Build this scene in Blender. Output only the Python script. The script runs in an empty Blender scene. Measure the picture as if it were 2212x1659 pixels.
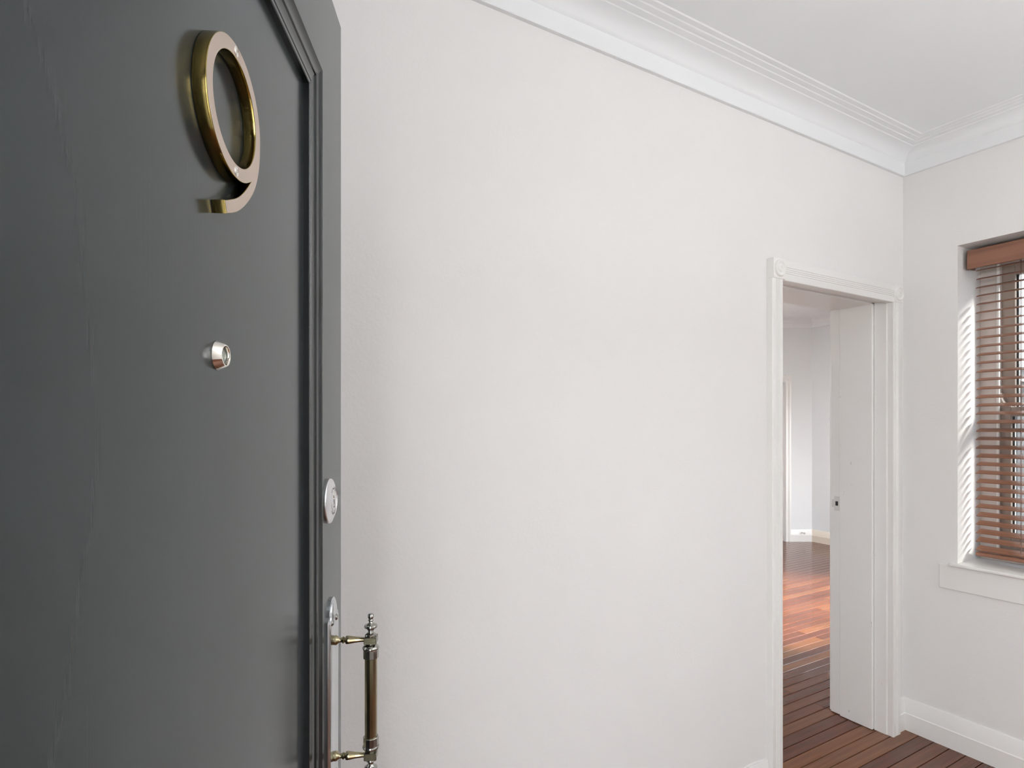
import bpy, bmesh, math, random
from mathutils import Vector, Matrix
random.seed(7)
S = bpy.context.scene
COL = S.collection
PI = math.pi

# ------------------------------------------------------------------ camera
FPX = 1243.0
TH = math.atan((1106 - 383) / FPX)            # room axes are turned this far from the view axis
EYE = 1.47
cam_d = bpy.data.cameras.new('camera')
cam_d.sensor_width = 36.0
cam_d.lens = FPX / 2212 * 36.0
cam_d.shift_y = (915 - 829.5) / 2212
cam_d.clip_start = 0.02
cam = bpy.data.objects.new('camera', cam_d)
COL.objects.link(cam)
cam.location = (0, 0, EYE)
cam.rotation_euler = (PI / 2, 0, -TH)
S.camera = cam

# ------------------------------------------------------------------ world, sun, exposure
S.view_settings.view_transform = 'Standard'
S.view_settings.look = 'None'
S.view_settings.gamma = 1.0
S.view_settings.use_curve_mapping = False
S.view_settings.exposure = 0.64
S.cycles.max_bounces = 8
S.cycles.diffuse_bounces = 4
S.cycles.use_light_tree = False
S.cycles.glossy_bounces = 4
S.cycles.transmission_bounces = 6
S.cycles.caustics_reflective = False
S.cycles.caustics_refractive = False
S.cycles.adaptive_threshold = 0.07
S.cycles.sample_clamp_indirect = 4.0
W = bpy.data.worlds.new('sky')
S.world = W
W.use_nodes = True
nt = W.node_tree
nt.nodes.clear()
wo = nt.nodes.new('ShaderNodeOutputWorld')
bg = nt.nodes.new('ShaderNodeBackground')
bg.inputs['Strength'].default_value = 10.0
tc = nt.nodes.new('ShaderNodeTexCoord')
sp = nt.nodes.new('ShaderNodeSeparateXYZ')
rp = nt.nodes.new('ShaderNodeValToRGB')
rp.color_ramp.elements[0].position = 0.0
rp.color_ramp.elements[0].color = (0.98, 0.985, 1.0, 1)
rp.color_ramp.elements[1].position = 0.9
rp.color_ramp.elements[1].color = (0.80, 0.90, 1.0, 1)
nt.links.new(tc.outputs['Generated'], sp.inputs[0])
nt.links.new(sp.outputs['Z'], rp.inputs[0])
nt.links.new(rp.outputs[0], bg.inputs['Color'])
nt.links.new(bg.outputs[0], wo.inputs[0])

LAMP = 11.0           # brightness of the added pendant globe
UPLIGHT = 195.0       # brightness inside the bowl of the added floor lamp
SUN_DIR = Vector((-0.55, 0.72, -0.42)).normalized()
sun_d = bpy.data.lights.new('sun', 'SUN')
sun_d.energy = 21.0
sun_d.angle = math.radians(13)
sun_d.color = (1.0, 0.90, 0.76)
sun = bpy.data.objects.new('sun', sun_d)
COL.objects.link(sun)
sun.rotation_euler = SUN_DIR.to_track_quat('-Z', 'Y').to_euler()
sun.location = (4, -9, 9)


def portal(name, loc, rot, sx, sy):
    """marks a window opening for the sky light (gives no light of its own)"""
    l = bpy.data.lights.new(name, 'AREA')
    l.shape = 'RECTANGLE'
    l.size = sx
    l.size_y = sy
    l.cycles.is_portal = True
    o = bpy.data.objects.new(name, l)
    COL.objects.link(o)
    o.location = loc
    o.rotation_euler = rot
    return o

# ------------------------------------------------------------------ room dimensions (metres)
WA, WA2 = 1.458, 1.72          # long wall: room face and far face
WB, WB2 = 3.040, 3.340         # window wall
WC = -0.17                     # entrance wall
WD = -1.90                     # wall behind the camera's right shoulder
CEIL = 2.775
R2X, R2Y = 6.845, 4.324        # corner of the next room
FWD = Vector((math.sin(TH), math.cos(TH), 0))
RGT = Vector((math.cos(TH), -math.sin(TH), 0))
AL = 2.0
P2 = Vector((R2X, R2Y, 0)) - RGT * AL      # other end of the angled wall
DO_X0, DO_X1, DO_Z = 2.060, 2.905, 2.062   # rough opening of the doorway
WI_Y0, WI_Y1, WI_Z0, WI_Z1 = 0.232, 1.232, 0.826, 2.272   # window with the blind
W2_Y0, W2_Y1, W2_Z1 = -1.84, -0.72, 2.27                   # a second one, added out of frame to let daylight in
W4_X0, W4_X1, W4_Z0, W4_Z1 = 3.95, 6.65, 0.36, 1.80        # unseen window of the next room, sized for the floor sun patch
W5_X0, W5_X1, W5_Z0, W5_Z1 = 2.60, 4.50, 0.80, 2.30         # unseen window added to light the next room
ED_Y0, ED_Y1, ED_Z = -0.76, 0.115, 2.075                   # entrance opening

portal('window_portal', (WB2 + .12, (WI_Y0 + WI_Y1) / 2, (WI_Z0 + WI_Z1) / 2), (0, PI / 2, 0), WI_Z1 - WI_Z0, 1.0)
portal('window_portal', (WB2 + .02, (W2_Y0 + W2_Y1) / 2, (WI_Z0 + W2_Z1) / 2), (0, PI / 2, 0), W2_Z1 - WI_Z0, W2_Y1 - W2_Y0)
portal('window_portal', ((W4_X0 + W4_X1) / 2, WA - .02, (W4_Z0 + W4_Z1) / 2), (PI / 2, 0, 0), W4_X1 - W4_X0, W4_Z1 - W4_Z0)

portal('window_portal', ((W5_X0 + W5_X1) / 2, P2.y + .27, (W5_Z0 + W5_Z1) / 2), (-PI / 2, 0, 0), W5_X1 - W5_X0, W5_Z1 - W5_Z0)
portal('entrance_portal', (WC - .27, (ED_Y0 + ED_Y1) / 2, ED_Z / 2), (0, -PI / 2, 0), ED_Z, ED_Y1 - ED_Y0)


# ------------------------------------------------------------------ materials
def mat(name, col, rough=0.5, metal=0.0, spec=0.5, coat=0.0):
    m = bpy.data.materials.new(name)
    m.use_nodes = True
    b = m.node_tree.nodes['Principled BSDF']
    b.inputs['Base Color'].default_value = (*col, 1)
    b.inputs['Roughness'].default_value = rough
    b.inputs['Metallic'].default_value = metal
    b.inputs['Specular IOR Level'].default_value = spec
    b.inputs['Coat Weight'].default_value = coat
    b.inputs['Coat Roughness'].default_value = 0.08
    return m, m.node_tree, b


def node(t, typ, **kw):
    n = t.nodes.new(typ)
    for k, v in kw.items():
        if k in n.inputs:
            n.inputs[k].default_value = v
        else:
            setattr(n, k, v)
    return n


def coords(t, scale=(1, 1, 1), kind='Object'):
    c = t.nodes.new('ShaderNodeTexCoord')
    mp = t.nodes.new('ShaderNodeMapping')
    mp.inputs['Scale'].default_value = scale
    t.links.new(c.outputs[kind], mp.inputs['Vector'])
    return mp.outputs[0]


def noise_bump(t, b, vec, scale, strength, dist, detail=3.0, rough=0.55, prev=None):
    n = node(t, 'ShaderNodeTexNoise', Scale=scale, Detail=detail, Roughness=rough)
    t.links.new(vec, n.inputs['Vector'])
    bp = node(t, 'ShaderNodeBump', Strength=strength, Distance=dist)
    t.links.new(n.outputs['Fac'], bp.inputs['Height'])
    if prev is not None:
        t.links.new(prev, bp.inputs['Normal'])
    t.links.new(bp.outputs[0], b.inputs['Normal'])
    return bp.outputs[0]


def tint(t, b, vec, scale, c0, c1, lo=0.35, hi=0.65, detail=3.0):
    n = node(t, 'ShaderNodeTexNoise', Scale=scale, Detail=detail)
    t.links.new(vec, n.inputs['Vector'])
    r = t.nodes.new('ShaderNodeValToRGB')
    r.color_ramp.elements[0].position = lo
    r.color_ramp.elements[0].color = (*c0, 1)
    r.color_ramp.elements[1].position = hi
    r.color_ramp.elements[1].color = (*c1, 1)
    t.links.new(n.outputs['Fac'], r.inputs[0])
    t.links.new(r.outputs[0], b.inputs['Base Color'])
    return r


def plaster(name, col, dist=0.0013, strength=0.55, scale=110.0):
    m, t, b = mat(name, col, 0.72, spec=0.3)
    v = coords(t)
    c2 = tuple(x * 0.975 for x in col)
    tint(t, b, v, 1.3, c2, col)
    p = noise_bump(t, b, v, 7.0, 0.12, 0.004, 2.0)
    noise_bump(t, b, v, scale, strength, dist, 4.0, 0.6, p)
    return m


M = {}
M['wall'] = plaster('wall_paint', (0.805, 0.793, 0.782))
M['wall_next'] = plaster('wall_paint_next_room', (0.79, 0.81, 0.82), 0.0008, 0.2)
M['ceiling'] = plaster('ceiling_paint', (0.85, 0.868, 0.885), 0.0005, 0.15, 60)
M['cornice'] = mat('cornice_plaster', (0.82, 0.832, 0.845), 0.6, spec=0.3)[0]

m, t, b = mat('white_gloss_trim', (0.82, 0.81, 0.79), 0.28)
noise_bump(t, b, coords(t, (1, 1, 0.25)), 40, 0.08, 0.0012)
M['trim'] = m
# jamb: the same paint with a few chipped specks along its edges
m, t, b = mat('white_jamb_paint', (0.85, 0.845, 0.83), 0.30)
v = coords(t, (60, 60, 9))
n1 = node(t, 'ShaderNodeTexNoise', Scale=1.0, Detail=4.0, Roughness=0.65)
t.links.new(v, n1.inputs['Vector'])
r = t.nodes.new('ShaderNodeValToRGB')
r.color_ramp.elements[0].position = 0.715
r.color_ramp.elements[0].color = (0.85, 0.845, 0.83, 1)
r.color_ramp.elements[1].position = 0.745
r.color_ramp.elements[1].color = (0.30, 0.24, 0.19, 1)
t.links.new(n1.outputs['Fac'], r.inputs[0])
t.links.new(r.outputs[0], b.inputs['Base Color'])
M['jamb'] = m
M['cream'] = mat('cream_skirting_paint', (0.78, 0.70, 0.60), 0.35)[0]

# door paint: charcoal satin with fine vertical brush marks and faint smudges
m, t, b = mat('charcoal_door_paint', (0.026, 0.030, 0.031), 0.2, spec=0.42)
b.inputs['Specular Tint'].default_value = (0.93, 1.0, 1.0, 1)
v = coords(t)
tint(t, b, v, 2.2, (0.019, 0.025, 0.025), (0.027, 0.032, 0.035), 0.3, 0.7)
vb = coords(t, (420, 420, 5))
n1 = node(t, 'ShaderNodeTexNoise', Scale=1.0, Detail=3.0)
t.links.new(vb, n1.inputs['Vector'])
vs = coords(t, (5, 5, 2.0))
n2 = node(t, 'ShaderNodeTexNoise', Scale=1.0, Detail=4.0)
t.links.new(vs, n2.inputs['Vector'])
mx = node(t, 'ShaderNodeMapRange')
mx.inputs['From Min'].default_value = 0.3
mx.inputs['From Max'].default_value = 0.7
mx.inputs['To Min'].default_value = 0.15
mx.inputs['To Max'].default_value = 0.24
t.links.new(n2.outputs['Fac'], mx.inputs['Value'])
t.links.new(mx.outputs[0], b.inputs['Roughness'])
bp = node(t, 'ShaderNodeBump', Strength=0.05, Distance=0.0004)
t.links.new(n1.outputs['Fac'], bp.inputs['Height'])
t.links.new(bp.outputs[0], b.inputs['Normal'])
M['door'] = m
M['door_mould'] = mat('charcoal_moulding_shaded', (0.012, 0.014, 0.015), 0.16, spec=0.42)[0]  # door charcoal made darker, standing in for shade on the moulding

M['brass_side'] = mat('polished_antique_brass', (0.30, 0.225, 0.075), 0.13, 1.0)[0]
m, t, b = mat('brushed_bronze_face', (0.60, 0.50, 0.43), 0.42, 1.0)
noise_bump(t, b, coords(t, (30, 30, 900)), 1.0, 0.05, 0.0003)
M['bronze_face'] = m
M['plate'] = mat('silvered_plate_metal', (0.60, 0.62, 0.64), 0.16, 1.0)[0]
M['pewter'] = mat('antique_pewter_metal', (0.36, 0.355, 0.33), 0.13, 1.0)[0]
M['pewter_gold'] = mat('rubbed_gold_pewter_metal', (0.33, 0.29, 0.18), 0.13, 1.0)[0]
M['dark_brass'] = mat('darkened_brass', (0.15, 0.14, 0.10), 0.2, 1.0)[0]
M['chrome'] = mat('polished_chrome', (0.85, 0.82, 0.76), 0.08, 1.0)[0]
M['satin_steel'] = mat('satin_steel', (0.80, 0.80, 0.82), 0.32, 1.0)[0]
M['dark_hole'] = mat('dark_recess', (0.012, 0.011, 0.010), 0.6)[0]
m, t, b = mat('viewer_lens_glass', (0.75, 0.82, 0.74), 0.03)
b.inputs['Transmission Weight'].default_value = 0.75
b.inputs['IOR'].default_value = 1.5
M['lens'] = m

# jarrah boards: every board gets its own tone
m, t, b = mat('jarrah_board', (0.11, 0.04, 0.022), 0.17, spec=0.34, coat=0.05)
oi = t.nodes.new('ShaderNodeObjectInfo')
r = t.nodes.new('ShaderNodeValToRGB')
els = r.color_ramp.elements
els[0].position = 0.0
els[0].color = (0.088, 0.030, 0.018, 1)
els[1].position = 1.0
els[1].color = (0.215, 0.090, 0.038, 1)
e = els.new(0.45)
e.color = (0.108, 0.038, 0.021, 1)
e = els.new(0.8)
e.color = (0.140, 0.054, 0.027, 1)
t.links.new(oi.outputs['Random'], r.inputs[0])
v = coords(t, (1.6, 42, 42))
n1 = node(t, 'ShaderNodeTexNoise', Scale=1.0, Detail=5.0, Roughness=0.6)
t.links.new(v, n1.inputs['Vector'])
mr = node(t, 'ShaderNodeMapRange')
mr.inputs['From Min'].default_value = 0.3
mr.inputs['From Max'].default_value = 0.7
mr.inputs['To Min'].default_value = 0.72
mr.inputs['To Max'].default_value = 1.25
t.links.new(n1.outputs['Fac'], mr.inputs['Value'])
mm = node(t, 'ShaderNodeVectorMath', operation='SCALE')
t.links.new(r.outputs[0], mm.inputs[0])
t.links.new(mr.outputs[0], mm.inputs['Scale'])
t.links.new(mm.outputs[0], b.inputs['Base Color'])
noise_bump(t, b, coords(t, (2, 14, 14)), 1.0, 0.06, 0.002)
M['board'] = m
M['subfloor'] = mat('dark_board_joints', (0.012, 0.007, 0.005), 0.7)[0]

# blind timber
m, t, b = mat('walnut_slat', (0.20, 0.085, 0.048), 0.33)
v = coords(t, (60, 2.0, 60))
tint(t, b, v, 1.0, (0.165, 0.068, 0.038), (0.235, 0.105, 0.062), 0.35, 0.65, 4.0)
M['slat'] = m
M['cord'] = mat('brown_cord', (0.16, 0.10, 0.085), 0.8)[0]
M['sash'] = mat('taupe_sash_paint', (0.34, 0.285, 0.25), 0.4)[0]
M['frame'] = mat('warm_grey_window_frame', (0.62, 0.565, 0.535), 0.4)[0]
m, t, b = mat('sun_dimming_glass', (1, 1, 1), 0.0)
tr = node(t, 'ShaderNodeBsdfTransparent', Color=(0.42, 0.44, 0.46, 1))  # dark tint added to dim sun and sky behind the blind
gl = node(t, 'ShaderNodeBsdfGlossy', Roughness=0.02)
ms = t.nodes.new('ShaderNodeMixShader')
ms.inputs[0].default_value = 0.05
t.links.new(tr.outputs[0], ms.inputs[1])
t.links.new(gl.outputs[0], ms.inputs[2])
t.links.new(ms.outputs[0], t.nodes['Material Output'].inputs['Surface'])
M['glass'] = m
M['glass_clear'] = m.copy()
M['glass_clear'].name = 'clear_window_glass'
for n_ in M['glass_clear'].node_tree.nodes:
    if n_.type == 'BSDF_TRANSPARENT':
        n_.inputs['Color'].default_value = (0.96, 0.98, 0.98, 1)
M['paving'] = plaster('pale_paving', (0.45, 0.43, 0.40), 0.002, 0.3, 20)
M['render'] = plaster('pale_render', (0.72, 0.68, 0.65), 0.002, 0.3, 20)
M['brick'] = plaster('brown_exterior_wall', (0.30, 0.20, 0.15), 0.003, 0.4, 25)
M['slate'] = mat('blue_grey_glazing', (0.10, 0.13, 0.17), 0.1)[0]
M['porch'] = plaster('porch_paint', (0.30, 0.27, 0.22), 0.002, 0.3, 20)


# ------------------------------------------------------------------ mesh helpers
def link(name, bm, m, parent=None, smooth=False, angle=35, keep=False):
    bmesh.ops.remove_doubles(bm, verts=bm.verts, dist=1e-6)
    bmesh.ops.recalc_face_normals(bm, faces=bm.faces)
    me = bpy.data.meshes.new(name)
    if smooth:
        for f in bm.faces:
            f.smooth = True
        for e in bm.edges:
            if len(e.link_faces) == 2 and e.calc_face_angle(0) > math.radians(angle):
                e.smooth = False
    bm.to_mesh(me)
    bm.free()
    for mm_ in (m if isinstance(m, (list, tuple)) else [m]):
        me.materials.append(mm_)
    o = bpy.data.objects.new(name, me)
    COL.objects.link(o)
    if parent is not None:
        o.parent = parent
    return o


def tag(o, label=None, cat=None, kind=None, group=None):
    if label:
        o['label'] = label
    if cat:
        o['category'] = cat
    if kind:
        o['kind'] = kind
    if group:
        o['group'] = group
    return o


def empty(name, loc=(0, 0, 0), rz=0.0):
    o = bpy.data.objects.new(name, None)
    o.empty_display_size = 0.1
    COL.objects.link(o)
    o.location = loc
    o.rotation_euler = (0, 0, rz)
    return o


def new():
    return bmesh.new()


def box(bm, x0, x1, y0, y1, z0, z1, bev=0.0, seg=1):
    vs = [bm.verts.new((x, y, z)) for x in (x0, x1) for y in (y0, y1) for z in (z0, z1)]
    idx = [(0, 1, 3, 2), (4, 6, 7, 5), (0, 4, 5, 1), (2, 3, 7, 6), (0, 2, 6, 4), (1, 5, 7, 3)]
    fs = [bm.faces.new([vs[i] for i in q]) for q in idx]
    if bev > 0:
        es = list({e for f in fs for e in f.edges})
        bmesh.ops.bevel(bm, geom=es, offset=bev, segments=seg, affect='EDGES', profile=0.5)
    return bm


def sweep(bm, prof, fn, t0, t1, m0=0.0, m1=0.0, closed=True):
    """prof: list of (a, b); fn(a, b, t) -> xyz; the ends may be mitred: t0 + m0*a, t1 + m1*a"""
    A = [bm.verts.new(fn(a, b_, t0 + m0 * a)) for a, b_ in prof]
    B = [bm.verts.new(fn(a, b_, t1 + m1 * a)) for a, b_ in prof]
    n = len(prof)
    for i in range(n if closed else n - 1):
        j = (i + 1) % n
        bm.faces.new((A[i], A[j], B[j], B[i]))
    if closed:
        bm.faces.new(A[::-1])
        bm.faces.new(B)
    return bm


def lathe(bm, prof, fn, seg=32, square=None):
    """prof: list of (r, h) ; fn(x, y, h) -> xyz. Radius 0 ends close to a point"""
    rings = []
    for r_, h in prof:
        if r_ < 1e-7:
            rings.append([bm.verts.new(fn(0, 0, h))])
        else:
            rings.append([bm.verts.new(fn(r_ * math.cos(2 * PI * i / seg), r_ * math.sin(2 * PI * i / seg), h)) for i in range(seg)])
    for k in range(len(rings) - 1):
        a, c = rings[k], rings[k + 1]
        for i in range(seg):
            j = (i + 1) % seg
            if len(a) == 1 and len(c) == 1:
                continue
            if len(a) == 1:
                bm.faces.new((a[0], c[i], c[j]))
            elif len(c) == 1:
                bm.faces.new((a[i], a[j], c[0]))
            else:
                bm.faces.new((a[i], a[j], c[j], c[i]))
    for ring in (rings[0], rings[-1]):
        if len(ring) > 1:
            bm.faces.new(ring)
    return bm


def slab_with_holes(bm, axis, c0, c1, a0, a1, z0, z1, holes):
    """wall slab; axis 'x' = slab normal along x (c = x, a = y); axis 'y' = normal along y (c = y, a = x).
    holes: (h_a0, h_a1, h_z0, h_z1) sorted, not overlapping"""
    def put(p0, p1, q0, q1):
        if p1 - p0 < 1e-6 or q1 - q0 < 1e-6:
            return
        if axis == 'x':
            box(bm, c0, c1, p0, p1, q0, q1)
        else:
            box(bm, p0, p1, c0, c1, q0, q1)
    cur = a0
    for h in sorted(holes):
        put(cur, h[0], z0, z1)
        put(h[0], h[1], z0, h[2])
        put(h[0], h[1], h[3], z1)
        cur = h[1]
    put(cur, a1, z0, z1)
    return bm


def wall_obj(name, bm, m, label):
    # drop the faces shared by two neighbouring boxes of the slab
    bmesh.ops.remove_doubles(bm, verts=bm.verts, dist=1e-5)
    o = link(name, bm, m)
    return tag(o, label, 'wall', 'structure')


# ------------------------------------------------------------------ walls, ceiling
bm = slab_with_holes(new(), 'y', WA, WA2, WC - .25, R2X + .25, -0.05, CEIL + .2,
                     [(DO_X0, DO_X1, -0.05, DO_Z), (W4_X0, W4_X1, W4_Z0, W4_Z1)])
wall_obj('wall_back', bm, M['wall'], 'long off-white plaster wall between the dark door and the white doorway')
bm = slab_with_holes(new(), 'x', WB, WB2, WD - .25, WA, -0.05, CEIL + .2,
                     [(W2_Y0, W2_Y1, WI_Z0, W2_Z1), (WI_Y0, WI_Y1, WI_Z0, WI_Z1)])
wall_obj('wall_right', bm, M['wall'], 'off-white plaster wall with the blind-covered window')
bm = slab_with_holes(new(), 'x', WC - .25, WC, WD - .25, WA, -0.05, CEIL + .2, [(ED_Y0, ED_Y1, -0.05, ED_Z)])
wall_obj('wall_left', bm, M['wall'], 'off-white entrance wall in which the dark door hangs')
bm = slab_with_holes(new(), 'y', WD - .25, WD, WC, WB, -0.05, CEIL + .2, [])
wall_obj('wall_front', bm, M['wall'], 'off-white plaster wall opposite the long wall')
bm = box(new(), WC - .25, WB2, WD - .25, WA2, CEIL, CEIL + .15)
box(bm, WC - .25, R2X + .25, WA, P2.y + .3, CEIL + .0005, CEIL + .15)
tag(link('ceiling', bm, M['ceiling']),
    'flat white plaster ceiling above the off-white walls', 'ceiling', 'structure')

# the next room
bm = box(new(), R2X, R2X + .25, WA2, R2Y + .25, -0.05, CEIL + .1)
wall_obj('wall_far_right', bm, M['wall_next'], 'narrow shaded white wall right of the corner in the next room')
bm = slab_with_holes(new(), 'y', P2.y, P2.y + .25, 0.30, P2.x, -0.05, CEIL + .1, [(W5_X0, W5_X1, W5_Z0, W5_Z1)])
wall_obj('wall_far_back', bm, M['wall_next'], 'white back wall of the next room')
bm = box(new(), 0.10, 0.30, WA2, P2.y + .25, -0.05, CEIL + .1)
wall_obj('wall_far_left', bm, M['wall_next'], 'white left wall of the next room')
# angled wall with a doorway; local frame: u from the corner towards the left, v = into the wall
D3_U0, D3_U1, D3_Z = 0.342, 1.17, 1.985


def ang(u, v, z):
    p = Vector((R2X, R2Y, 0)) - RGT * u + FWD * v
    return (p.x, p.y, z)


def abox(bm, u0, u1, v0, v1, z0, z1):
    pts = [ang(u, v, z) for u in (u0, u1) for v in (v0, v1) for z in (z0, z1)]
    vs = [bm.verts.new(p) for p in pts]
    for q in [(0, 1, 3, 2), (4, 6, 7, 5), (0, 4, 5, 1), (2, 3, 7, 6), (0, 2, 6, 4), (1, 5, 7, 3)]:
        bm.faces.new([vs[i] for i in q])
    return bm


bm = new()
abox(bm, -.15, D3_U0, 0, .25, -0.05, CEIL + .1)
abox(bm, D3_U1, AL + .1, 0, .25, -0.05, CEIL + .1)
abox(bm, D3_U0, D3_U1, 0, .25, D3_Z, CEIL + .1)
wall_obj('wall_far_angled', bm, M['wall_next'], 'bright white angled wall seen through the doorway, left of the corner')

# ------------------------------------------------------------------ floor boards
fl = link('floor', box(new(), WC - .25, R2X + .25, WD - .25, P2.y + .3, -0.06, -0.019), M['subfloor'])
tag(fl, 'polished red-brown timber board floor running on through the doorway', 'floor', 'structure')
PITCH = 0.0625
Y_REF = 1.5697
meshes = {}


def plank_mesh(L):
    key = round(L, 3)
    if key not in meshes:
        b_ = box(new(), 0, L, 0, PITCH - 0.0036, -0.0195, 0.0)
        top = [e for e in b_.edges if all(abs(v.co.z) < 1e-6 for v in e.verts)]
        bmesh.ops.bevel(b_, geom=top, offset=0.0014, segments=1, affect='EDGES')
        bmesh.ops.recalc_face_normals(b_, faces=b_.faces)
        me = bpy.data.meshes.new('plank')
        b_.to_mesh(me)
        b_.free()
        me.materials.append(M['board'])
        meshes[key] = me
    return meshes[key]


k0 = math.ceil((WD - Y_REF) / PITCH)
k1 = math.floor((P2.y - Y_REF) / PITCH)
X0F, X1F = WC - .2, R2X + .1
for k in range(k0, k1 + 1):
    y = Y_REF + k * PITCH
    if y < 0.8:
        cuts = [X0F, WB + .02]
    else:
        a = random.choice([1.7, 2.0, 2.3, 2.6, 2.9, 3.2])
        c = a + random.choice([1.5, 1.8, 2.1])
        cuts = [X0F, a, c, X1F] if y > WA2 else [X0F, a, WB + .02]
        if y <= WA and a > 2.4:
            cuts = [X0F, WB + .02]
    for i in range(len(cuts) - 1):
        o = bpy.data.objects.new('plank', plank_mesh(cuts[i + 1] - cuts[i] - 0.0012))
        COL.objects.link(o)
        o.location = (cuts[i], y, 0)
        o.parent = fl

# ------------------------------------------------------------------ cornices
CORN = [(0.0, 2.662), (0.013, 2.662), (0.015, 2.665), (0.015, 2.721), (0.019, 2.724), (0.024, 2.732),
        (0.033, 2.743), (0.046, 2.7515), (0.062, 2.7575), (0.080, 2.7610), (0.083, 2.7632), (0.104, 2.7655),
        (0.107, 2.7675), (0.126, 2.7692), (0.129, 2.7710), (0.146, 2.7722), (0.150, CEIL), (0.0, CEIL)]


def cornice(name, fn, t0, t1, m0, m1, label, m=None):
    tag(link(name, sweep(new(), CORN, fn, t0, t1, m0, m1), m or M['cornice'], smooth=True, angle=22), label, 'cornice', 'structure')


cornice('trim_1', lambda a, b_, t_: (t_, WA - a, b_), WC, WB, 1, -1, 'stepped white cornice along the long wall above the doorway')
cornice('trim_2', lambda a, b_, t_: (WB - a, t_, b_), WD, WA, 1, -1, 'stepped white cornice above the blind-covered window')
cornice('trim_3', lambda a, b_, t_: (WC + a, t_, b_), WD, WA, 1, -1, 'stepped white cornice on the entrance wall')
cornice('trim_4', lambda a, b_, t_: (t_, WD + a, b_), WC, WB, 1, -1, 'stepped white cornice on the wall opposite the long wall')
cornice('trim_5', lambda a, b_, t_: (R2X - a, t_, b_), WA2, R2Y, 1, -math.tan(PI / 4 - TH / 2) * 0.9, 'white cornice right of the corner in the next room')
cornice('trim_6', lambda a, b_, t_: ang(t_, -a, b_), 0, AL, 0.577, -0.3, 'white cornice on the angled wall of the next room')

# ------------------------------------------------------------------ baseboards
BASE = [(0.0, 0.0), (0.020, 0.0), (0.020, 0.080), (0.0155, 0.083), (0.008, 0.145), (0.0055, 0.150), (0.0, 0.150)]


def baseboard(name, fn, t0, t1, m0, m1, label, m=None):
    # end mitres follow the thickness of the board
    return tag(link(name, sweep(new(), BASE, fn, t0, t1, m0, m1), m or M['trim'], smooth=True, angle=20), label, 'skirting', 'structure')


baseboard('baseboard_back', lambda a, b_, t_: (t_, WA - a, b_), WC, 2.008, 1, 0, 'white skirting board below the long wall, left of the doorway')
baseboard('baseboard_back_corner', lambda a, b_, t_: (t_, WA - a, b_), 2.966, WB, 0, -1, 'short white skirting piece between doorway and corner')
baseboard('baseboard_right', lambda a, b_, t_: (WB - a, t_, b_), WD, WA, 1, -1, 'white two-step skirting board below the window')
baseboard('baseboard_front', lambda a, b_, t_: (t_, WD + a, b_), WC, WB, 1, -1, 'white skirting board on the wall opposite the long wall')
baseboard('baseboard_left', lambda a, b_, t_: (WC + a, t_, b_), ED_Y1 + .09, WA, 0, -1, 'white skirting board on the entrance wall')
baseboard('baseboard_far_right', lambda a, b_, t_: (R2X - a, t_, b_), WA2, R2Y, 0, -0.55, 'cream skirting board right of the corner in the next room', M['cream'])
baseboard('baseboard_far_angled', lambda a, b_, t_: ang(t_, -a, b_), 0, D3_U0 - .072, 0.577, 0, 'white skirting board left of the corner in the next room')


# ------------------------------------------------------------------ casings with fluted faces and rosette blocks
def flute_profile(w, d):
    """(a across the width, depth out of the wall)"""
    p = [(0, 0), (0, d - .002), (.002, d)]
    f0, f1, nf = w * 0.30, w * 0.70, 4
    st = (f1 - f0) / nf
    for i in range(nf):
        a = f0 + i * st
        p += [(a, d), (a + st * .22, d - .0032), (a + st * .62, d - .0032), (a + st * .84, d)]
    p += [(w - .002, d), (w, d - .002), (w, 0)]
    return p


def rosette(parent, fn):
    prof = [(0.0335, 0), (0.0335, .004), (.031, .0075), (.027, .008), (.024, .005), (.021, .0028), (.016, .003), (.0135, .0062),
            (.010, .0080), (.006, .0072), (.0035, .0045), (0, .0040)]
    return link('rosette', lathe(new(), prof, fn, 36), M['trim'], parent, True, 40)


CF = 0.028      # casing thickness
CW = 0.064
d2 = empty('door_2', ((DO_X0 + DO_X1) / 2, WA, 0))
OX, OY = d2.location.x, d2.location.y
tag(d2, 'white painted doorway with fluted casing and corner rosettes, no door in it', 'doorway', 'structure')
CXL, CXR = 2.010, 2.898
for nm, xa in (('casing', CXL), ('casing', CXR)):
    bm = sweep(new(), flute_profile(CW, CF), lambda a, b_, t_, xa=xa: (xa + a - OX, -b_, t_), 0, 2.041)
    link(nm, bm, M['trim'], d2)
bm = sweep(new(), flute_profile(0.080, CF), lambda a, b_, t_: (t_ - OX, -b_, 2.038 + a), CXL + .074, CXR + .004)
link('head_casing', bm, M['trim'], d2)
for xa in (CXL + .001, CXR + .003):
    blk = link('corner_block', box(new(), xa - OX, xa + .074 - OX, -CF - .004, 0, 2.041, 2.121, .0012), M['trim'], d2)
    cx_, cz_ = xa + .037 - OX, 2.081
    rosette(blk, lambda x, y, h, cx_=cx_, cz_=cz_: (cx_ + x, -CF - .004 - h, cz_ + y))
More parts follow.
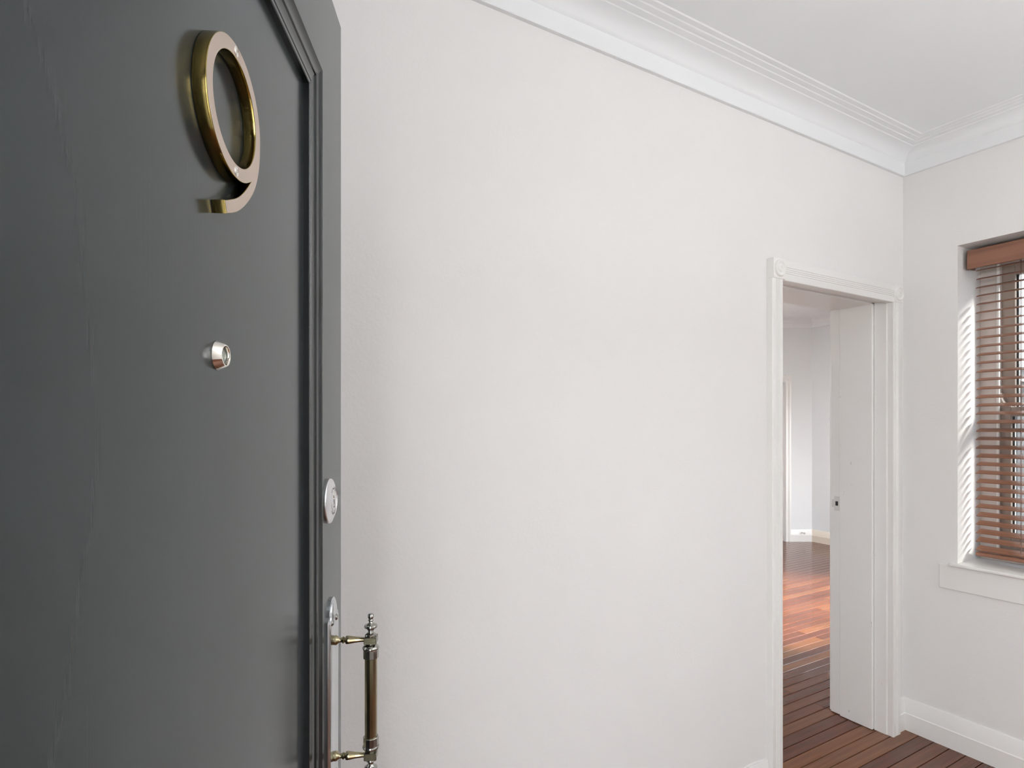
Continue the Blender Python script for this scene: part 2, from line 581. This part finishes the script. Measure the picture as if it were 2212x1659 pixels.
# jamb lining: front part, thicker stop and rebate at the back
for side in (-1, 1):
    def xs(inner):
        lim = DO_X1 if side > 0 else DO_X0
        return (inner - OX, lim - OX) if side > 0 else (lim - OX, inner - OX)
    a0, a1 = xs(2.893 if side > 0 else 2.079)
    link('jamb', box(new(), a0, a1, 0.0, .0565, 0.0, DO_Z, .001), M['jamb'], d2)
    a0, a1 = xs(2.878 if side > 0 else 2.094)
    link('door_stop', box(new(), a0, a1, .058, .214, 0.002, DO_Z, .0022, 2), M['jamb'], d2)
    a0, a1 = xs(2.8845 if side > 0 else 2.0875)
    j = link('rebate_jamb', box(new(), a0, a1, .214, WA2 - WA + .002, 0.004, DO_Z, .0015), M['jamb'], d2)
    if side > 0:
        # striker plate let into the rebate
        XP = 2.8845 - OX
        oy = -WA
        bm = new()
        yo = [1.677, 1.703, 1.703, 1.715, 1.715, 1.703, 1.703, 1.677]
        zo = [1.030, 1.030, 1.046, 1.046, 1.085, 1.085, 1.102, 1.102]
        front = [bm.verts.new((XP - .0016, y + oy, z)) for y, z in zip(yo, zo)]
        back = [bm.verts.new((XP + .0005, y + oy, z)) for y, z in zip(yo, zo)]
        bm.faces.new(front)
        bm.faces.new(back[::-1])
        for i in range(8):
            bm.faces.new((front[i], back[i], back[(i + 1) % 8], front[(i + 1) % 8]))
        pl = link('strike_plate', bm, mat('painted_striker', (0.70, 0.685, 0.66), 0.4)[0], d2)
        tag(pl, 'paint-flecked metal striker plate')
        bm = new()
        box(bm, XP - .0021, XP - .0014, 1.683 + oy, 1.6965 + oy, 1.055, 1.077)
        link('latch_hole', bm, M['dark_hole'], pl)
        for z in (1.041, 1.092):
            link('screw', lathe(new(), [(.0028, 0), (.0022, .0007), (0, .0008)],
                                lambda x, y, h, z=z: (XP - .0016 - h, 1.691 + oy + x, z + y), 12), M['satin_steel'], pl)
link('head_jamb', box(new(), DO_X0 - OX, DO_X1 - OX, 0, .0565, 2.048, DO_Z, .001), M['trim'], d2)
link('head_stop', box(new(), DO_X0 - OX, DO_X1 - OX, .058, .214, 2.042, DO_Z, .0015), M['trim'], d2)
link('head_rebate', box(new(), DO_X0 - OX, DO_X1 - OX, .214, WA2 - WA + .002, 2.047, DO_Z, .0015), M['trim'], d2)
for xa in (CXL - .01, CXR + .008):
    bm = sweep(new(), flute_profile(CW, .02), lambda a, b_, t_, xa=xa: (xa + a - OX, WA2 - WA + b_, t_), 0, 2.06)
    link('casing', bm, M['trim'], d2)
bm = sweep(new(), flute_profile(0.080, .02), lambda a, b_, t_: (t_ - OX, WA2 - WA + b_, 2.06 + a), CXL - .01, CXR + .072)
link('head_casing', bm, M['trim'], d2)

# doorway far behind, in the angled wall
d3 = empty('door_3', ang(D3_U0, 0, 0))
tag(d3, 'white cased door of the next room, half hidden behind the near casing', 'door', 'structure')
o3 = Vector(d3.location)


def ang3(u, v, z):
    p = Vector(ang(u, v, z)) - o3
    return (p.x, p.y, p.z)


for ua in (D3_U0 - .072, D3_U1 + .008):
    link('casing', sweep(new(), flute_profile(.064, .022), lambda a, b_, t_, ua=ua: ang3(ua + a, -b_, t_), 0, 1.985), M['trim'], d3)
link('head_casing', sweep(new(), flute_profile(.08, .022), lambda a, b_, t_: ang3(t_, -b_, 1.990 + a), D3_U0, D3_U1), M['trim'], d3)
for ua in (D3_U0 - .078, D3_U1 + .002):
    bm = new()
    pts = [ang3(u, v, z) for u in (ua, ua + .076) for v in (-.026, 0) for z in (1.985, 2.075)]
    vs = [bm.verts.new(p) for p in pts]
    for q in [(0, 1, 3, 2), (4, 6, 7, 5), (0, 4, 5, 1), (2, 3, 7, 6), (0, 2, 6, 4), (1, 5, 7, 3)]:
        bm.faces.new([vs[i] for i in q])
    blk = link('corner_block', bm, M['trim'], d3)
    rosette(blk, lambda x, y, h, ua=ua: ang3(ua + .038 + x, -.026 - h, 2.03 + y))
bm = new()
pts = [ang3(u, v, z) for u in (D3_U0 + .004, D3_U1 - .004) for v in (.07, .11) for z in (.006, 1.98)]
vs = [bm.verts.new(p) for p in pts]
for q in [(0, 1, 3, 2), (4, 6, 7, 5), (0, 4, 5, 1), (2, 3, 7, 6), (0, 2, 6, 4), (1, 5, 7, 3)]:
    bm.faces.new([vs[i] for i in q])
link('leaf', bm, M['cream'], d3)

# little stop on the skirting of the angled wall
ds = empty('door_stop_hook', ang(0.128, -.013, 0.115))
tag(ds, 'tiny white door stop fixed to the far skirting board', 'door stop')


def dsf(u, v, z):
    p = -RGT * u + FWD * v
    return (p.x, p.y, z)


link('stem', lathe(new(), [(.009, 0), (.009, .004), (.0055, .006), (.0055, .05), (0, .05)], lambda x, y, h: dsf(x, -h, y), 16), M['trim'], ds, True)
link('rubber_tip', lathe(new(), [(.011, .048), (.012, .054), (.011, .066), (0, .068)], lambda x, y, h: dsf(x, -h, y), 16), M['frame'], ds, True)

# ------------------------------------------------------------------ window with its sashes
FX = 3.262      # room face of the frame


def make_window(name, y0, y1, z0, z1, label, glass):
    w = empty(name, (FX, (y0 + y1) / 2, z0))
    tag(w, label, 'window', 'structure')
    ox, oy, oz = w.location
    def bx(nm, x0, x1, ya, yb, za, zb, m, par=None, bev=.0015):
        return link(nm, box(new(), x0 - ox, x1 - ox, ya - oy, yb - oy, za - oz, zb - oz, bev), m, par or w)
    fw = .062
    bx('frame_jamb', FX, FX + .11, y1 - fw, y1, z0 + .03, z1, M['frame'])
    bx('frame_jamb', FX, FX + .11, y0, y0 + fw, z0 + .03, z1, M['frame'])
    bx('frame_head', FX, FX + .11, y0 + fw, y1 - fw, z1 - fw, z1, M['frame'])
    bx('frame_sill', FX, FX + .14, y0, y1, z0, z0 + .05, M['frame'])
    ya, yb = y0 + fw, y1 - fw
    zm = 1.525
    # white beads between frame and sashes
    for s_ in (0, 1):
        e0 = yb - .011 if s_ else ya
        bx('staff_bead', FX - .004, FX + .012, e0, e0 + .011, z0 + .05, z1 - fw, M['trim'], None, .003)
    # upper sash, outside; lower sash, inside
    for nm, xs_, za, zb in (('upper_sash', FX + .062, zm - .02, z1 - fw), ('lower_sash', FX + .018, z0 + .05, zm + .02)):
        st = .048
        x0, x1 = xs_, xs_ + .036
        sash = bx(nm, x0, x1, yb - st, yb, za, zb, M['sash'])
        bx('stile', x0, x1, ya, ya + st, za, zb, M['sash'], sash)
        bx('rail', x0, x1, ya + st, yb - st, zb - (.055 if nm == 'upper_sash' else .042), zb, M['sash'], sash)
        bx('rail', x0, x1, ya + st, yb - st, za, za + (.042 if nm == 'upper_sash' else .075), M['sash'], sash)
        bx('pane', x0 + .016, x0 + .019, ya + st - .006, yb - st + .006, za + .03, zb - .03, glass, sash, 0)
        # glazing bead catches the light round the pane
        for e0, e1 in ((ya + st, ya + st + .008), (yb - st - .008, yb - st)):
            bx('glazing_bead', x0 + .02, x1 - .004, e0, e1, za + .04, zb - .04, M['trim'], sash, .002)
        if nm == 'lower_sash':
            # curved horns that run up past the meeting rail
            for s_ in (0, 1):
                yo = yb if s_ else ya
                sg = -1 if s_ else 1
                prof = [(0, 0), (st, 0)]
                for i in range(9):
                    q = i / 8 * PI / 2
                    prof.append((st * (1 - .82 * math.sin(q)), .062 * (1 - math.cos(q)) + .004))
                prof.append((0, .070))
                bm = sweep(new(), prof, lambda a, b_, t_, yo=yo, sg=sg: (t_ - ox, yo + sg * a - oy, zb + b_ - oz), x0, x1)
                link('horn', bm, M['sash'], sash)
    return w


w1 = make_window('window_1', WI_Y0, WI_Y1, WI_Z0, WI_Z1, 'sash window with taupe sashes behind the brown venetian blind', M['glass'])
w2 = make_window('fill_window_2', W2_Y0, W2_Y1, WI_Z0, W2_Z1, 'bare sash window added out of view to light the long wall', M['glass_clear'])
# timber sill board and apron under the window
sb = link('sill_board', box(new(), 3.016 - FX, 3.275 - FX, WI_Y0 - .027 - w1.location.y, WI_Y1 + .027 - w1.location.y, .826 - w1.location.z, .840 - w1.location.z, .004, 2), M['trim'], w1)
link('apron', box(new(), 3.032 - FX, WB + .001 - FX, WI_Y0 - .07 - w1.location.y, WI_Y1 + .07 - w1.location.y, .717 - w1.location.z, .826 - w1.location.z, .003, 2), M['trim'], w1)
sb2 = link('sill_board', box(new(), 3.016 - FX, 3.275 - FX, W2_Y0 - .027 - w2.location.y, W2_Y1 + .027 - w2.location.y, .826 - w2.location.z, .840 - w2.location.z, .004, 2), M['trim'], w2)


def plain_window(name, x0, x1, y0, z0, z1, label, nm_mull):
    w = empty(name, ((x0 + x1) / 2, y0, z0))
    tag(w, label, 'window', 'structure')
    hx = (x1 - x0) / 2
    h = z1 - z0
    link('frame_jamb', box(new(), -hx, -hx + .06, -.05, .05, 0, h, .002), M['trim'], w)
    link('frame_jamb', box(new(), hx - .06, hx, -.05, .05, 0, h, .002), M['trim'], w)
    link('frame_head', box(new(), -hx + .06, hx - .06, -.05, .05, h - .06, h, .002), M['trim'], w)
    link('frame_sill', box(new(), -hx + .06, hx - .06, -.06, .06, 0, .06, .002), M['trim'], w)
    for i in range(1, nm_mull + 1):
        xm = -hx + i * 2 * hx / (nm_mull + 1)
        link('mullion', box(new(), xm - .025, xm + .025, -.03, .03, .06, h - .06, .002), M['trim'], w)
    return w


plain_window('fill_window_4', W5_X0, W5_X1, P2.y + .12, W5_Z0, W5_Z1, 'wide white window added unseen in the back wall to light the next room', 1)
plain_window('window_3', W4_X0, W4_X1, WA + .13, W4_Z0, W4_Z1, 'wide unseen window of the next room, sized for the sun patch on the floor', 2)

# ------------------------------------------------------------------ venetian blind
BY0, BY1 = WI_Y0 + .027, WI_Y1 - .027
bl = empty('venetian_blind', (3.173, (BY0 + BY1) / 2, 0.87))
tag(bl, 'walnut brown timber venetian blind with open slats in the window recess', 'blind')
bx0, by0, bz0 = bl.location
HL = (BY1 - BY0) / 2
link('valance', box(new(), 3.084 - bx0, 3.096 - bx0, -HL - .010, HL + .010, 2.166 - bz0, 2.251 - bz0, .003, 2), M['slat'], bl)
link('headrail', box(new(), 3.140 - bx0, 3.205 - bx0, -HL - .004, HL + .004, 2.195 - bz0, 2.250 - bz0, .003), M['slat'], bl)
for s_ in (-1, 1):
    e0 = HL + .001 if s_ > 0 else -HL - .010
    link('valance_return', box(new(), 3.096 - bx0, 3.150 - bx0, e0, e0 + .009, 2.168 - bz0, 2.249 - bz0, .002), M['slat'], bl)
SLAT_PITCH = (2.171 - 0.902) / 33
tilt = math.radians(16)
prof = []
for i in range(9):
    a = -.024 + .048 * i / 8
    prof.append((a, .0016 + .0012 * math.cos(a / .024 * PI / 2)))
prof = prof + [(a, z - .003) for a, z in reversed(prof)]
bm = sweep(new(), prof, lambda a, b_, t_: (a * math.cos(tilt) - b_ * math.sin(tilt), t_, b_ * math.cos(tilt) + a * math.sin(tilt)), -HL, HL)
first = link('slat', bm, M['slat'], bl, True, 50)
for i in range(34):
    o = first if i == 0 else first.copy()
    if i:
        COL.objects.link(o)
        o.parent = bl
    o.location = (random.uniform(-.0008, .0008), random.uniform(-.0015, .0015), 2.171 - i * SLAT_PITCH - bz0 + random.uniform(-.0008, .0008))
    o.rotation_euler = (0, random.uniform(-.03, .03), 0)
link('bottom_rail', box(new(), -.026, .026, -HL - .001, HL + .001, .868 - bz0, .886 - bz0, .004, 2), M['slat'], bl)
for yy in (1.040, (BY0 + BY1) / 2, BY0 + BY1 - 1.040):
    for dx in (-.027, .027):
        link('ladder_cord', lathe(new(), [(.0011, .886 - bz0), (.0011, 2.20 - bz0)], lambda x, y, h, yy=yy, dx=dx: (dx + x, yy - by0 + y, h), 8), M['cord'], bl)
    lc = link('lift_cord', lathe(new(), [(.0010, .87 - bz0), (.0010, 2.20 - bz0)], lambda x, y, h, yy=yy: (x, yy - by0 + .012 + y, h), 8), M['cord'], bl)

# ------------------------------------------------------------------ dark entrance door, open towards the long wall
AL_D = math.atan((1010 - 1106) / FPX)
PHI = TH + AL_D
DW, DT = 0.82, 0.040
E0 = (RGT * ((737 - 1106) / FPX) + FWD) * 0.83
DD = Vector((math.sin(PHI), math.cos(PHI), 0))
hinge = E0 - DD * DW
d1 = empty('door_1', (hinge.x, hinge.y, 0), PI / 2 - PHI)
tag(d1, 'charcoal painted entrance door standing open, with brass number 9 and pull handle', 'door', 'structure')


def D(s, k, z):
    """s from the free edge (negative towards the hinge), k out of the door face, z height"""
    return (DW + s, -k, z)


def dbox(bm, s0, s1, k0, k1, z0, z1, bev=0.0, seg=1):
    return box(bm, DW + s0, DW + s1, -k1, -k0, z0, z1, bev, seg)


link('slab', dbox(new(), -DW, 0, -DT, 0, .008, 2.0416, .0018, 2), M['door'], d1)
# applied panel moulding: a picture frame of four mitred lengths
mp = [(0, 0), (0, .0114), (.0008, .0120), (.0022, .0120), (.0032, .0112), (.0050, .0101), (.0080, .0091), (.0125, .0084), (.0140, .0087), (.0158, .0084), (.0163, .0070),
      (.0190, .0063), (.0240, .0057), (.0275, .0057), (.0282, .0064), (.0305, .0064), (.0310, .0057), (.0330, .0057), (.0337, .0065), (.0372, .0066), (.0380, .0058), (.0380, 0)]
S0, S1, Z0, Z1 = -DW + .153, -.153, .24, 1.887
MO = [('moulding', lambda a, b_, t_: D(S1 - a, b_, t_), Z0, Z1), ('moulding', lambda a, b_, t_: D(S0 + a, b_, t_), Z0, Z1),
      ('moulding', lambda a, b_, t_: D(t_, b_, Z1 - a), S0, S1), ('moulding', lambda a, b_, t_: D(t_, b_, Z0 + a), S0, S1)]
for nm, fn, t0, t1 in MO:
    link(nm, sweep(new(), mp, fn, t0, t1, 1, -1), M['door_mould'], d1, True, 24)

# house number 9: circle with a swept tail
NC = (-0.4027, 1.7029)
NR, NI, NK = 0.0497, 0.0393, 0.0095


def catmull(pts, sub=6):
    out = []
    for i in range(len(pts) - 1):
        p0 = pts[max(i - 1, 0)]
        p1, p2 = pts[i], pts[i + 1]
        p3 = pts[min(i + 2, len(pts) - 1)]
        for j in range(sub):
            u = j / sub
            out.append(tuple(0.5 * ((2 * p1[c]) + (-p0[c] + p2[c]) * u + (2 * p0[c] - 5 * p1[c] + 4 * p2[c] - p3[c]) * u * u
                                    + (-p0[c] + 3 * p1[c] - 3 * p2[c] + p3[c]) * u ** 3) for c in (0, 1)))
    out.append(pts[-1])
    return out


mmp = lambda L: [(a / 1000, c / 1000) for a, c in L]
tail_out = catmull(mmp([(49.7, 0), (49.0, -14), (45.2, -29), (38.2, -42.5), (28.0, -54.5), (14.5, -66), (0, -75.2), (-17.3, -82.5)]))
tail_in = catmull(mmp([(-20.5, -74.0), (-13, -70.8), (0, -64.6), (11.2, -57.2), (20.5, -49.2), (28.7, -41.0)]))
arc = []
a_start = math.atan2(-41.0, 28.7)
for i in range(1, 60):
    a = a_start - (2 * PI + a_start) * i / 60 if False else a_start - (2 * PI + a_start) * (i / 60)
    arc.append((NR * math.cos(a), NR * math.sin(a)))
outline = tail_out + tail_in + arc
hole = [(NI * math.cos(2 * PI * i / 64), NI * math.sin(2 * PI * i / 64)) for i in range(64)]
cu = bpy.data.curves.new('house_number_curve', 'CURVE')
cu.dimensions = '2D'
cu.fill_mode = 'BOTH'
cu.extrude = NK / 2 - .0005
cu.bevel_depth = .0005
cu.bevel_resolution = 1
cu.offset = -.0005
for pts in (outline, hole):
    sp_ = cu.splines.new('POLY')
    sp_.points.add(len(pts) - 1)
    for p, q in zip(sp_.points, pts):
        p.co = (q[0], q[1], 0, 1)
    sp_.use_cyclic_u = True
tmp = bpy.data.objects.new('house_number_tmp', cu)
COL.objects.link(tmp)
dg = bpy.context.evaluated_depsgraph_get()
me = bpy.data.meshes.new_from_object(tmp.evaluated_get(dg))
bpy.data.objects.remove(tmp)
me.name = 'house_number'
me.transform(Matrix(((1, 0, 0, DW + NC[0]), (0, 0, -1, -NK / 2 - .0003), (0, 1, 0, NC[1]), (0, 0, 0, 1))))
me.materials.clear()
me.materials.append(M['brass_side'])
me.materials.append(M['bronze_face'])
for p in me.polygons:
    if p.normal.y < -.95:
        p.material_index = 1
        p.use_smooth = False
    else:
        p.use_smooth = abs(p.normal.y) < .2
for p in me.polygons:
    p.use_smooth = True
me.set_sharp_from_angle(angle=math.radians(32))
num = bpy.data.objects.new('house_number', me)
COL.objects.link(num)
num.parent = d1
tag(num, 'thick brass house number nine with satin face')
for dz in (.0447, -.0447):
    sc = link('screw', lathe(new(), [(.0037, 0), (.0037, .0004), (.003, .0009), (.0012, .0010), (.0010, .0003), (0, .0003)],
                             lambda x, y, h, dz=dz: D(NC[0] + x, NK + .0002 + h, NC[1] + dz + y), 20), M['chrome'], num, True)

# door viewer
PS, PZ = -0.4125, 1.5195
pv = link('peephole', lathe(new(), [(.0106, -.001), (.0108, .0009), (.0105, .0015), (.0084, .0060), (.0078, .0065), (.0070, .0065), (.0064, .0050), (.0064, .0010)],
                            lambda x, y, h: D(PS + x, h, PZ + y), 40), M['chrome'], d1, True, 28)
tag(pv, 'polished chrome door viewer')
link('lens', lathe(new(), [(.0063, .0010), (.0063, .0034), (.0052, .0044), (.0034, .0050), (.0016, .0053), (0, .0054)],
                   lambda x, y, h: D(PS + x, h, PZ + y), 32), M['lens'], pv, True, 60)

# deadlock cylinder
LS, LZ = -0.079, 1.3690
lk = link('deadlock', lathe(new(), [(.0290, -.001), (.0292, .0030), (.0284, .0042), (.0196, .0078), (.0190, .0078), (.0186, .0072), (.0136, .0072), (.0133, .0066), (.0129, .0066), (.0127, .0070)],
                            lambda x, y, h: D(LS + x, h, LZ + y), 48), M['satin_steel'], d1, True, 25)
tag(lk, 'round satin steel deadlock cylinder')
link('barrel', lathe(new(), [(.0126, .0060), (.0126, .0076), (.0120, .0080), (0, .0080)], lambda x, y, h: D(LS + x, h, LZ + y), 36), M['satin_steel'], lk, True, 30)
link('boss', lathe(new(), [(.0038, .0078), (.0036, .0088), (0, .0090)], lambda x, y, h: D(LS + x, h, LZ + .0075 + y), 20), M['chrome'], lk, True, 30)
bm = new()
dbox(bm, LS - .0022, LS + .0004, .0078, .0083, LZ - .0015, LZ + .0022)
dbox(bm, LS - .0006, LS + .0014, .0078, .0083, LZ - .0050, LZ - .0012)
dbox(bm, LS - .0016, LS + .0010, .0078, .0083, LZ - .0086, LZ - .0060)
link('keyway', bm, M['dark_hole'], lk)
bm = new()
for sgn in (1, -1):
    for i in range(9):
        a = sgn * PI / 2 + (i - 4) * .17
        for rr, ln in ((.0158, .0012), (.0172, .0007)):
            c_, s_ = math.cos(a), math.sin(a)
            q = []
            for da, dr in ((-.0007, -ln / 2), (.0007, -ln / 2), (.0007, ln / 2), (-.0007, ln / 2)):
                q.append((LS + (rr + dr) * c_ - da * s_, LZ + (rr + dr) * s_ + da * c_))
            if (i * 7 + int(rr * 1e4)) % 4 == 0:
                continue
            A = [bm.verts.new(D(x, .0074, z)) for x, z in q]
            B = [bm.verts.new(D(x, .0070, z)) for x, z in q]
            bm.faces.new(A)
            bm.faces.new(B[::-1])
            for j in range(4):
                bm.faces.new((A[j], B[j], B[(j + 1) % 4], A[(j + 1) % 4]))
tag(link('engraving', bm, mat('engraved_marks', (0.05, 0.05, 0.055), 0.5, .3)[0], lk), 'ring of tiny engraved marks')

# pull handle on its long plate
HS, HZU, HZL, HK = -0.063, 1.181, 1.0265, 0.0525
HM = (HZU + HZL) / 2


def plate_outline(off):
    hw, top = .0285 - off, .1345 - off
    half = [(hw, 0), (hw, .1095 - off * .8)]
    for i in range(6):                      # concave shoulder
        q = i / 5 * PI / 2
        half.append((hw - .0085 * math.sin(q), .1095 - off * .8 + .0065 * (1 - math.cos(q))))
    x1, zb = hw - .0085, .116 - off * .6
    for i in range(1, 13):
        q = i / 12 * PI / 2
        half.append((x1 * math.cos(q), zb + (top - zb) * math.sin(q)))
    up = half + [(-x, z) for x, z in reversed(half[:-1])]
    dn = [(x, -z) for x, z in reversed(up)][1:-1]
    return up + dn


bm = new()
lv = [(0.0, -.0005), (0.0, .0026), (.0010, .0032), (.0030, .0032), (.0042, .0046), (.0058, .0052), (.0075, .0046)]
rings = []
for off, k in lv:
    rings.append([bm.verts.new(D(HS + x, k, HM + z)) for x, z in plate_outline(off)])
for a, c in zip(rings[:-1], rings[1:]):
    for i in range(len(a)):
        j = (i + 1) % len(a)
        bm.faces.new((a[i], a[j], c[j], c[i]))
bm.faces.new(rings[0][::-1])
bm.faces.new(rings[-1])
hd = link('pull_handle', bm, M['plate'], d1, True, 25)
tag(hd, 'long antique pewter plate with turned pull bar')
for ds_, dz in ((-.0115, .1045), (.0115, .1045), (-.0115, -.1045), (.0115, -.1045), (.0, .0)):
    if ds_ == 0:
        continue
    link('screw', lathe(new(), [(.0043, 0), (.0042, .0010), (.003, .0022), (.0012, .0027), (0, .0028)],
                        lambda x, y, h, ds_=ds_, dz=dz: D(HS + ds_ + x, .0044 + h, HM + dz + y), 20), M['pewter'], hd, True)
c = .000143
for z in (HZU, HZL):
    pr = [(.0060, .0045), (.0064, .0060), (.0060, .0085), (.0038, .0105), (.0031, .0125), (.0033, .0150), (.0045, .0158), (.0045, .0172), (.0034, .0180),
          (.0034, .0192), (.0053, .0200), (.0056, .0220), (.0052, .0250), (.0040, .0320), (.0032, .0400), (.0032, .0450)]
    link('post', lathe(new(), pr, lambda x, y, h, z=z: D(HS + x, h, z + y), 28), M['pewter_gold'], hd, True, 40)
    bm = dbox(new(), HS - .0080, HS + .0080, HK - .0082, HK + .0082, z - .0048, z + .0048, .0008)
    link('knuckle', bm, M['dark_brass'], hd)
# finials (above and below) and the grip between the knuckles
fin = [(.0075, .0046), (.0078, .0062), (.0060, .0080), (.0040, .0092), (.0036, .0118), (.0052, .0138), (.0056, .0150), (.0084, .0162), (.0088, .0178), (.0082, .0194),
       (.0048, .0206), (.0028, .0224), (.0026, .0240), (.0036, .0252), (.0036, .0262), (.0028, .0272), (.0036, .0286), (.0040, .0300), (.0039, .0332), (.0030, .0342), (0, .0345)]
for z, sg in ((HZU, 1), (HZL, -1)):
    link('finial', lathe(new(), fin, lambda x, y, h, z=z, sg=sg: D(HS + x, HK + y, z + sg * h), 32), M['pewter'], hd, True, 45)
L = HZU - HZL
end = [(.0052, .0046), (.0054, .0062), (.0090, .0080), (.0108, .0098), (.0110, .0116), (.0104, .0130)]
for z, sg in ((HZU, -1), (HZL, 1)):
    cl = link('collar', lathe(new(), end + [(.0094, .0132)], lambda x, y, h, z=z, sg=sg: D(HS + x, HK + y, z + sg * h), 32), M['pewter'], hd, True, 40)
    bm = lathe(new(), [(.0100, .0130), (.0102, .0134), (.0102, .0240), (.0098, .0246)], lambda x, y, h, z=z, sg=sg: D(HS + x, HK + y, z + sg * h), 12)
    link('ferrule', bm, M['pewter'], hd)
link('grip', lathe(new(), [(.0083, .0240), (.0083, L - .0240)], lambda x, y, h: D(HS + x, HK + y, HZL + h), 12), M['pewter_gold'], hd)

# frame of the entrance opening (behind the camera)
dfm = empty('trim_7', (WC, (ED_Y0 + ED_Y1) / 2, 0))
tag(dfm, 'charcoal frame around the entrance opening', 'door frame', 'structure')
hy = (ED_Y1 - ED_Y0) / 2
link('frame_jamb', box(new(), -.14, -.001, hy - .018, hy, 0, ED_Z, .001), M['door'], dfm)
link('frame_jamb', box(new(), -.14, -.001, -hy, -hy + .018, 0, ED_Z, .001), M['door'], dfm)
link('frame_head', box(new(), -.14, -.001, -hy + .018, hy - .018, ED_Z - .018, ED_Z, .001), M['door'], dfm)

# ------------------------------------------------------------------ pendant lamp added out of view to brighten the long wall
LAMP_X, LAMP_Y, LAMP_Z = 0.75, -0.75, 2.05
pd = empty('fill_pendant_lamp', (LAMP_X, LAMP_Y, CEIL))
tag(pd, 'white glass globe pendant lamp added out of view to brighten the long wall', 'lamp')
link('ceiling_rose', lathe(new(), [(.055, 0), (.055, -.008), (.03, -.025), (.008, -.03), (0, -.03)], lambda x, y, h: (x, y, h), 28), M['trim'], pd, True)
link('cord', lathe(new(), [(.003, -.028), (.003, LAMP_Z - CEIL + .17)], lambda x, y, h: (x, y, h), 10), M['cord'], pd)
link('lamp_holder', lathe(new(), [(0, .20 + LAMP_Z - CEIL), (.02, .195 + LAMP_Z - CEIL), (.035, .15 + LAMP_Z - CEIL), (.035, .135 + LAMP_Z - CEIL)], lambda x, y, h: (x, y, h), 24), M['pewter'], pd, True)
m, t, b = mat('opal_lamp_glass', (0.9, 0.9, 0.9), 0.3)
b.inputs['Emission Color'].default_value = (1.0, 0.97, 0.94, 1)
b.inputs['Emission Strength'].default_value = LAMP
prof = [(.15 * math.sin(PI * i / 16), LAMP_Z - CEIL - .15 * math.cos(PI * i / 16)) for i in range(17)]
prof[0] = (0, LAMP_Z - CEIL - .15)
prof[-1] = (0, LAMP_Z - CEIL + .15)
link('globe', lathe(new(), prof, lambda x, y, h: (x, y, h), 24), m, pd, True)

# ------------------------------------------------------------------ uplighter floor lamp added by the opposite wall, out of view, to brighten the ceiling
fp = empty('fill_floor_lamp', (1.95, -1.35, 0))
tag(fp, 'slim pewter uplighter floor lamp added out of view to brighten the ceiling', 'lamp')
link('base', lathe(new(), [(0, 0), (.14, 0), (.14, .012), (.12, .022), (.02, .032), (0, .034)], lambda x, y, h: (x, y, h), 32), M['pewter'], fp, True)
link('pole', lathe(new(), [(.011, .03), (.011, 1.46)], lambda x, y, h: (x, y, h), 20), M['pewter'], fp, True)
link('bowl', lathe(new(), [(.012, 1.45), (.07, 1.46), (.14, 1.50), (.175, 1.55), (.170, 1.55), (.135, 1.506), (.07, 1.468), (0, 1.462)], lambda x, y, h: (x, y, h), 36), M['pewter'], fp, True)
m, t, b = mat('uplight_diffuser', (0.9, 0.9, 0.9), 0.3)
b.inputs['Emission Color'].default_value = (0.93, 0.97, 1.0, 1)
b.inputs['Emission Strength'].default_value = UPLIGHT
link('diffuser', lathe(new(), [(0, 1.512), (.145, 1.522), (.145, 1.525), (0, 1.525)], lambda x, y, h: (x, y, h), 32), m, fp)

# ------------------------------------------------------------------ outside
tag(link('ground', box(new(), -12, 30, -30, 30, -0.6, -0.32), M['paving']), 'pale paved courtyard outside the windows', 'ground', 'structure')
pp = new()
box(pp, -3.2, WC - .25, -2.2, 1.4, -0.32, -0.02)
tag(link('porch_floor', pp, M['porch']), 'covered porch floor outside the entrance', 'floor', 'structure')
tag(link('light_block_roof', box(new(), -2.0, WC - .25, -2.2, 1.4, CEIL, CEIL + .15), M['porch']), 'unseen porch roof sized to hold back sky light at the entrance', 'ceiling', 'structure')  # unseen roof, its reach set to block sky light at the entrance
tag(link('sun_block_wing', box(new(), WB2, 4.75, -2.45, -2.15, -0.32, 3.15), M['render']), 'unseen rendered wing added to keep the sun out of the second window', 'wall', 'structure')  # unseen wing added to shade the second window from the sun
tag(link('light_block_wall', box(new(), -2.6, -2.4, -2.2, 1.4, -0.32, 1.05), M['render']), 'low pale wall added unseen to cut daylight through the entrance', 'wall', 'structure')  # unseen wall added to weaken the daylight from the entrance
nb = empty('neighbour_building', (15, 1, -0.32))
tag(nb, 'pale rendered building across the courtyard, seen between the slats', 'building')
link('wall', box(new(), -2.5, 2.5, -8, 10, 0, 5.2), M['render'], nb)
link('roof', box(new(), -2.8, 2.8, -8.3, 10.3, 5.2, 5.5), M['slate'], nb)
for fz in (1.0,):
    for i in range(5):
        y = -6.5 + i * 3.4
        wn = link('window', box(new(), -2.56, -2.48, y, y + 1.5, fz, fz + 1.7), M['trim'], nb)
        link('pane', box(new(), -2.575, -2.55, y + .08, y + 1.42, fz + .08, fz + 1.62), M['slate'], wn)
